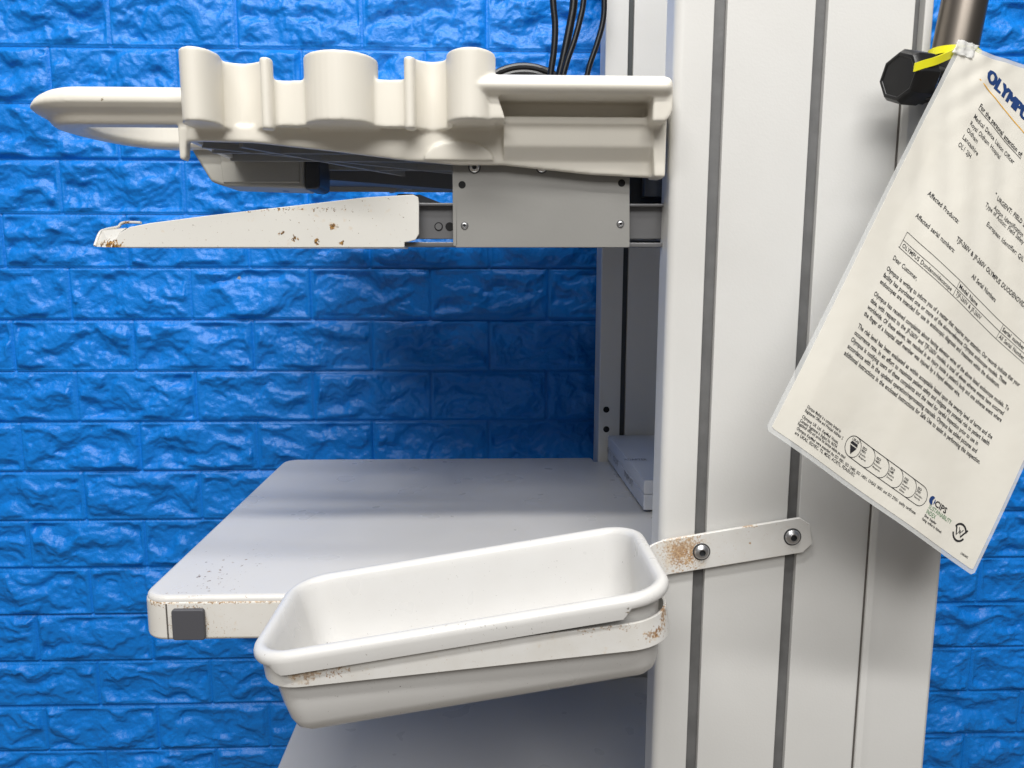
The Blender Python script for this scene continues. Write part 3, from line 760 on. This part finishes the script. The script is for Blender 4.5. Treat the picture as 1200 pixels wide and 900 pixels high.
def sheet_mesh(bm, m, off, nu=90, nv=140, th=.12):
    """grid over the sheet, inset m mm from the edge, corners rounded"""
    def P(i, j, o):
        s = i/nu; t = j/nv; u = m + (216-2*m)*s
        lo = m; hi = topline(u)-m
        r = 2.6 if m < 1 else .7
        cu = min(u-m, 216-m-u)
        cut = r-math.sqrt(max(0, r*r-(r-cu)**2)) if cu < r else 0
        lo += cut; hi -= cut*(.8 if u < 100 else 1)
        return sheet(u, lo+(hi-lo)*t, o)
    # denser near edges
    V = [[bm.verts.new(P(i, j, off)) for j in range(nv+1)] for i in range(nu+1)]
    V2 = [[bm.verts.new(P(i, j, off-th)) for j in range(nv+1)] for i in range(nu+1)]
    for i in range(nu):
        for j in range(nv):
            bm.faces.new((V[i][j], V[i+1][j], V[i+1][j+1], V[i][j+1])); bm.faces.new((V2[i][j], V2[i][j+1], V2[i+1][j+1], V2[i+1][j]))
    for i in range(nu):
        for j in (0, nv): bm.faces.new((V[i][j], V2[i][j], V2[i+1][j], V[i+1][j]))
    for j in range(nv):
        for i in (0, nu): bm.faces.new((V[i][j], V[i][j+1], V2[i][j+1], V2[i][j]))
bm = B(); sheet_mesh(bm, 0, 0, th=.25); film = obj('laminate_film', bm, M['film'], LT, ang=60)
bm = B(); sheet_mesh(bm, 3.2, .22, th=.12); paper = obj('paper', bm, M['paper'], LT, ang=60)
OFF = .38
# crumpled strip of clear tape holding the corner to the pole
bm = B(); rnd = random.Random(7); nu_, nv_ = 16, 14; G = []
for i in range(nu_+1):
    G.append([])
    for j in range(nv_+1):
        u = -2.5+i*17/nu_; v = 297+j*11.5/nv_+u*.50; e_ = .7 if 0 < i < nu_ and 0 < j < nv_ else .9
        G[-1].append(bm.verts.new(sheet(u+rnd.uniform(-.3,.3)*e_, v+rnd.uniform(-.3,.3)*e_, .9+rnd.uniform(-.22,.22)+.5*math.sin(i*.9+j*.35))))
for i in range(nu_):
    for j in range(nv_): bm.faces.new((G[i][j], G[i+1][j], G[i+1][j+1], G[i][j+1]))
M['tape'] = newmat('clear_tape', (.82,.82,.80), .32); M['tape'].node_tree.nodes['Principled BSDF'].inputs['Alpha'].default_value = .62
tp = obj('tape', bm, M['tape'], LT, ang=60); sd_ = tp.modifiers.new('solid', 'SOLIDIFY'); sd_.thickness = .00012
class Ink:
    def __init__(s): s.bm = B()
    def line(s, txt, u0, v0, u1=None, v1=None, size=4.2, bold=0.02):
        v1 = v0 if v1 is None else v1
        vs, fs = text_mesh(txt, size, (u1-u0) if u1 else None, bold)
        if not vs: return
        ww = max(x for x, y in vs) or 1; dv = (v1-v0)/ww
        V = [s.bm.verts.new(sheet(u0+x, v0+y+dv*x, OFF)) for x, y in vs]
        for f in fs:
            try: s.bm.faces.new([V[i] for i in f])
            except ValueError: pass
    def stroke(s, pts, w, closed=False):
        n = len(pts); a = []
        dense = []
        for i in range(n if closed else n-1):
            p, q = pts[i], pts[(i+1) % n]; m = max(1, int(math.dist(p, q)/6))
            dense += [(p[0]+(q[0]-p[0])*k/m, p[1]+(q[1]-p[1])*k/m) for k in range(m)]
        if not closed: dense.append(pts[-1])
        n = len(dense)
        for i, (u, v) in enumerate(dense):
            p = dense[(i-1) % n] if closed or i else dense[0]; q = dense[(i+1) % n] if closed or i < n-1 else dense[-1]
            dx, dy = q[0]-p[0], q[1]-p[1]; l = math.hypot(dx, dy) or 1; nx, ny = -dy/l*w/2, dx/l*w/2
            a.append((s.bm.verts.new(sheet(u+nx, v+ny, OFF)), s.bm.verts.new(sheet(u-nx, v-ny, OFF))))
        for i in range(n if closed else n-1):
            j = (i+1) % n; s.bm.faces.new((a[i][0], a[i][1], a[j][1], a[j][0]))
    def fill(s, pts):
        s.bm.faces.new([s.bm.verts.new(sheet(u, v, OFF)) for u, v in pts])
    def done(s, name, mat):
        bmesh.ops.recalc_face_normals(s.bm, faces=s.bm.faces); return obj(name, s.bm, mat, paper, smooth=False)
k = Ink(); [k.line('OLYMPUS', 31.8+d, 301.3+e, 87+d, 301.8+e, size=12.6, bold=0) for d, e in ((0,0),(.4,.05),(.8,.1),(1.2,.15),(1.6,.2),(2.0,.2),(.0,.6),(.6,.65),(1.2,.7),(2.0,.8))]; k.done('heading', M['navy'])
k = Ink(); k.stroke([(28,297.3), (60,295.8), (110,293)], .85); k.done('heading_rule', M['orange'])
k = Ink()
k.line('For the personal attention of:', 38.6, 281.0, 92, 277.6, size=5.2, bold=.11); k.stroke([(38.4,279.9),(92.2,276.4)], .45)
k.line('Medical Device Liaison Officer', 38.4, 272.2, 88, 268.8, size=4.9, bold=.05)
k.line('Royal Oldham Hospital', 38.2, 266.0, 75, 263.4, size=4.9, bold=.05)
k.line('Oldham', 37.8, 260.2, 51, 259.2, size=4.9, bold=.05)
k.line('Lancashire', 37.4, 253.6, 56, 252.3, size=4.9, bold=.05)
k.line('OL1 2JH', 37.0, 247.2, 51, 246.2, size=4.9, bold=.05)
k.line('•', 84.5, 239.5, 86, size=5); k.line('URGENT: FIELD SAFETY NOTICE', 88, 237.8, 150, 236, size=5.0, bold=.10)
k.line('Action Identification Number: QIL FY15-EMEA-08', 88.6, 230.4, 176, 228.6, size=5.0, bold=.05)
k.line('Type of Action: Field Safety Corrective Action', 80.5, 227.0, 158, 224.4, size=5.0, bold=.05)
k.line('European Identifier: QIL 151-010', 89.0, 216.2, 150, 214.6, size=5.0, bold=.05)
k.line('Affected Products:', 32.6, 203.0, 65.5, 201.4, size=5.0, bold=.07)
k.line('TJF-260V & JF-260V OLYMPUS DUODENOVIDEOSCOPES', 70, 190.6, 172, 187.2, size=5.2, bold=.10)
k.line('Affected serial numbers:', 31.8, 184.2, 73, 182.0, size=5.0, bold=.07)
k.line('All Serial Numbers', 96.5, 177.4, 126.5, 175.8, size=5.0, bold=.09)
# table
T0 = [(31.5,171.2),(197,165.6)]; T1 = [(30.8,164.6),(197,159.6)]; T2 = [(30.0,158.4),(197,153.4)]
for a, b in (T0, T1, T2): k.stroke([a, b], .38)
def tv(t, u): (a, b) = t; return a[1]+(b[1]-a[1])*(u-a[0])/(b[0]-a[0])
for u, full in ((31.3,1),(88.5,1),(142.8,1),(197,1)): k.stroke([(u, tv(T0,u)), (u-.6*0-.4, tv(T2,u))], .38)
k.line('OLYMPUS Duodenovideoscope', 32.5, 160.0, 85, 158.2, size=4.5, bold=.05)
k.line('Model Name', 90, 164.4, 112.5, 163.6, size=4.5, bold=.09)
k.line('TJF-260V & JF-260V', 89.8, 158.6, 121, 157.4, size=4.5, bold=.05)
k.line('Serial number', 144, 162.8, 170, 162.0, size=4.5, bold=.09)
k.line('All Serial Numbers', 144, 156.8, 175, 155.8, size=4.5, bold=.07)
k.line('Dear Customer,', 30.2, 148.4, 55, 147.4, size=4.8, bold=.06)
body = [(0,'Olympus is writing to inform you of a matter that requires your attention. Our records indicate that your',180.5),
 (1,'facility has purchased one or more of the above-reference Olympus endoscope models. These',169),
 (2,'endoscopes are intended for use in endoscopic diagnosis and treatment within the duodenum.',164.5),
 (3.85,'Olympus has received complaints about having elevator wires of the above listed endoscope models. To',181),
 (4.85,'date, with respect to the JF-260V and TJF-260V models, a total of eleven adverse events have occurred',178.5),
 (5.85,'worldwide. Of these eleven, ten resulted in an injury inside a patient\'s body and one adverse event where',179.5),
 (6.85,'the finger of a hospital staff member was injured by a frayed elevator wire.',134),
 (8.7,'The risk level has been evaluated as within acceptable based upon the severity level of harms and the',178.5),
 (9.7,'occurrence rate. In an effort to maximize patient safety and mitigate any potential risk to patient health',178.5),
 (10.7,'Olympus is notifying users of these complaints and the need for careful inspection prior to use in',169),
 (11.7,'accordance with in the updated operation/reprocessing manuals. Olympus has added pictures and',171),
 (12.7,'additional instructions in the enclosed Instructions for Safe Use to assist in performing this inspection.',178)]
for q, s_, ue in body:
    v = 139.2-5.32*q; k.line(s_, 29.0-.16*q, v, ue, v-2.0+.12*q, size=4.65, bold=.10)
foot = [(28.6,'Olympus Medical is a company limited by',53),(25.7,'Registered Office and Principal Address: 2',57),(21.3,'Olympus UK Ltd. KeyMed House,',55),(18.4,'Company Registered in England No. 965754',55.5)]
for v, s_, ue in foot: k.line(s_, 19.2, v-1.6, ue, v-1.4, size=3.0, bold=.05)
k.line('Registered office and service the Services website are stated', 18.8, 14.4, 66, 14.6, size=3.0, bold=.05)
k.line('Olympus KeyMed were awarded the ISO 9001, ISO 13485, ISO 14001, OHSAS 18001 and ISO 27001 quality certificates', 19.6, 11.2, 141, 11.6, size=3.0, bold=.05)
k.line('are UKAS, ISO/IEC, TS, MDD, AC/RTL, FDA/EU/EC', 20, 8.2, 80, 8.6, size=3.0, bold=.05)
k.line('LNR0402', 196, 8.0, 204, 8.0, size=2.2, bold=.05)
# pills
def arc(cx, cy, r, a0, a1, n=12): return [(cx+r*math.cos(math.radians(a0+(a1-a0)*i/n)), cy+r*math.sin(math.radians(a0+(a1-a0)*i/n))) for i in range(n+1)]
pr = 7.2; py_ = 25.0; pu0, pu1 = 66.5+1.5, 138.0
k.stroke(arc(pu0,py_,pr,90,270)+arc(pu1,py_,pr,-90,90), .5, True)
k.stroke(arc(pu0,py_,pr,0,360,24)[:-1], .45, True)
for i in range(1, 5): 
    c = pu0 + i*14.4; k.stroke(arc(c,py_,pr,-88,88), .45)
k.fill([(pu0-3.2,py_+2.2-2),(pu0+3.6,py_+2.2-2),(pu0+.4,py_-5.4)]); k.fill([(pu0-3.6,py_+1.0),(pu0+3.6,py_+1.0),(pu0+3.0,py_+3.0),(pu0-3.0,py_+3.0)])
k.line('UKAS', pu0-3.4, py_+3.6, pu0+3.4, size=2.6, bold=.06)
certs = [['ISO','9001','Quality','Management'],['ISO','14001','Environmental','Management'],['ISO','13485','Medical','Devices'],['OHSAS','18001','Occupational','Health','Safety'],['ISO','27001','Information','Security']]
for i, c in enumerate(certs):
    for j, w_ in enumerate(c):
        u = pu0+8.4+i*14.4-.6; k.line(w_, u, py_+3.0-j*2.15, u+(4.2 if j < 2 else min(7.4, .62*len(w_)+1.5)), size=2.3 if j < 2 else 1.9, bold=.06 if j < 2 else .02)
k.line('CIPS', 154.2, 25.5, 167.5, 25.4, size=6.2, bold=.16)
k.line('Silver Supplier', 149.2, 14.6, 163, 14.6, size=2.6, bold=.06); k.line('Rating: verified by Altcheck', 148.6, 11.6, 171, 11.8, size=2.6, bold=.06)
ru, rv = 187.0, 20.5
k.stroke(arc(ru,rv,6.2,20,160), 1.5); k.stroke(arc(ru,rv,6.2,200,340), 1.5)
k.stroke([(ru-4.6,rv+2.6),(ru-2.2,rv-2.6),(ru,rv+1.6),(ru+2.2,rv-2.6),(ru+6.6,rv+4.8)], 1.4); k.stroke([(ru-2.0,rv+3.2),(ru+.4,rv-.6),(ru+2.6,rv+3.2)], .7)
k.done('print', M['print'])
k = Ink(); k.line('SUSTAINABILITY', 150.0, 21.3, 176, 21.4, size=4.4, bold=.04); k.line('INDEX', 149.6, 17.4, 160, 17.4, size=4.4, bold=.05); k.done('green_print', M['green'])
k = Ink(); k.fill(arc(150.6,27.6,3.1,60,300,14)+[(151.0,27.6)]); k.fill(arc(151.6,27.6,2.4,-60,60,10)); k.done('blue_emblem', M['navy'])

# ------------------------------------------------------------ cables
cabs = [ ([(646,-60),(648,0),(650.5,30),(649,60),(645,90),(640,150)], .0040, 'black cable hanging on its own leftmost beside the far upright', .97),
         ([(675,-60),(672.5,0),(669,25),(662,60),(655,90),(640,150)], .0050, 'thicker black cable bending left, just left of its crossing partner', .985),
         ([(690,-60),(684,0),(680,22),(673,48),(664,74),(655,110),(648,150)], .0036, 'thin black cable running close against the thicker one on its right side', .965),
         ([(706,-60),(708,0),(706.5,25),(700,50),(691,76),(684,100),(660,150)], .0036, 'black cable curving out from behind the far upright edge', .995)]
for pts, r, lab, Yc in cabs:
    P3 = spline([W(x, y, Yc) for x, y in pts], 8); bm = B(); tube(bm, P3, r, 14)
    o = obj('cable', bm, M['cable'], None, loc=tuple(P3[0]+Vector((0,0,CZ)))); prop(o, lab, 'cable', 'black cables hanging behind the tray')
bm = B(); cc_ = W(614,150,1.005)
for j, (r, dy) in enumerate(((.0745,0),(.0670,.001),(.0745,.010),(.0600,.003),(.0700,.008))):
    pts = [cc_ + Vector((r*math.cos(2*PI*i/60), dy, r*math.sin(2*PI*i/60))) for i in range(60)]
    rings = []
    tube(bm, pts+[pts[0]], .0042, 10)
o = obj('cable_coil', bm, M['cable'], None, loc=tuple(cc_+Vector((0,0,CZ)))); prop(o, 'coiled black cable, only its top arc showing above the cream tray', 'cable coil')

# ------------------------------------------------------------ light: ceiling strips and soft room light
w = bpy.data.worlds.new('World'); sc.world = w; w.use_nodes = True
bg = w.node_tree.nodes['Background']; _g = w.node_tree.nodes.new('ShaderNodeTexCoord'); _s = w.node_tree.nodes.new('ShaderNodeSeparateXYZ'); _r = w.node_tree.nodes.new('ShaderNodeValToRGB')
w.node_tree.links.new(_g.outputs['Generated'], _s.inputs[0]); _m = w.node_tree.nodes.new('ShaderNodeMapRange'); _m.inputs[1].default_value = -1; _m.inputs[2].default_value = 1
w.node_tree.links.new(_s.outputs['Z'], _m.inputs[0]); w.node_tree.links.new(_m.outputs[0], _r.inputs[0]); w.node_tree.links.new(_r.outputs[0], bg.inputs[0])
_r.color_ramp.elements[0].position = .35; _r.color_ramp.elements[0].color = (1.75,1.55,1.32,1); _r.color_ramp.elements[1].position = .55; _r.color_ramp.elements[1].color = (.93,.95,1,1)   # floor bounce below, room above
bg.inputs[1].default_value = .125
def strip(x, y, z, lx_, ly_, e, aim, col=(1,.985,.96)):
    l = bpy.data.lights.new('ceiling_lamp', 'AREA'); l.shape = 'RECTANGLE'; l.size = lx_; l.size_y = ly_; l.energy = e; l.color = col
    o = bpy.data.objects.new('ceiling_lamp', l); COL.objects.link(o); o.location = (x, y, z+CZ)
    d = Vector(aim)+Vector((0,0,CZ))-Vector(o.location); o.rotation_euler = d.to_track_quat('-Z', 'Y').to_euler()
strip(-.1, -.82, 2.2, 2.4, .16, 66, (0,.8,-.2))
strip(-.1, .05, 2.2, 2.4, .13, 28, (0,.8,-.2))
strip(-.2, -2.4, 2.2, 2.8, 1.2, 98, (0,.8,-.2))
strip(.6, .40, 2.2, 1.8, .13, 6, (.1,.8,-.2))

# ------------------------------------------------------------ camera
cam = bpy.data.cameras.new('camera'); co = bpy.data.objects.new('camera', cam); COL.objects.link(co)
cam.sensor_width = 36; cam.lens = F_PX/1200*36; cam.clip_start = .01; cam.clip_end = 50
mt = Matrix((( RT.x, UP.x, -FW.x, 0), (RT.y, UP.y, -FW.y, 0), (RT.z, UP.z, -FW.z, CZ), (0,0,0,1)))
co.matrix_world = mt
sc.camera = co
sc.view_settings.view_transform = 'Standard'; sc.view_settings.look = 'None'; sc.view_settings.exposure = -.15; sc.view_settings.gamma = 1
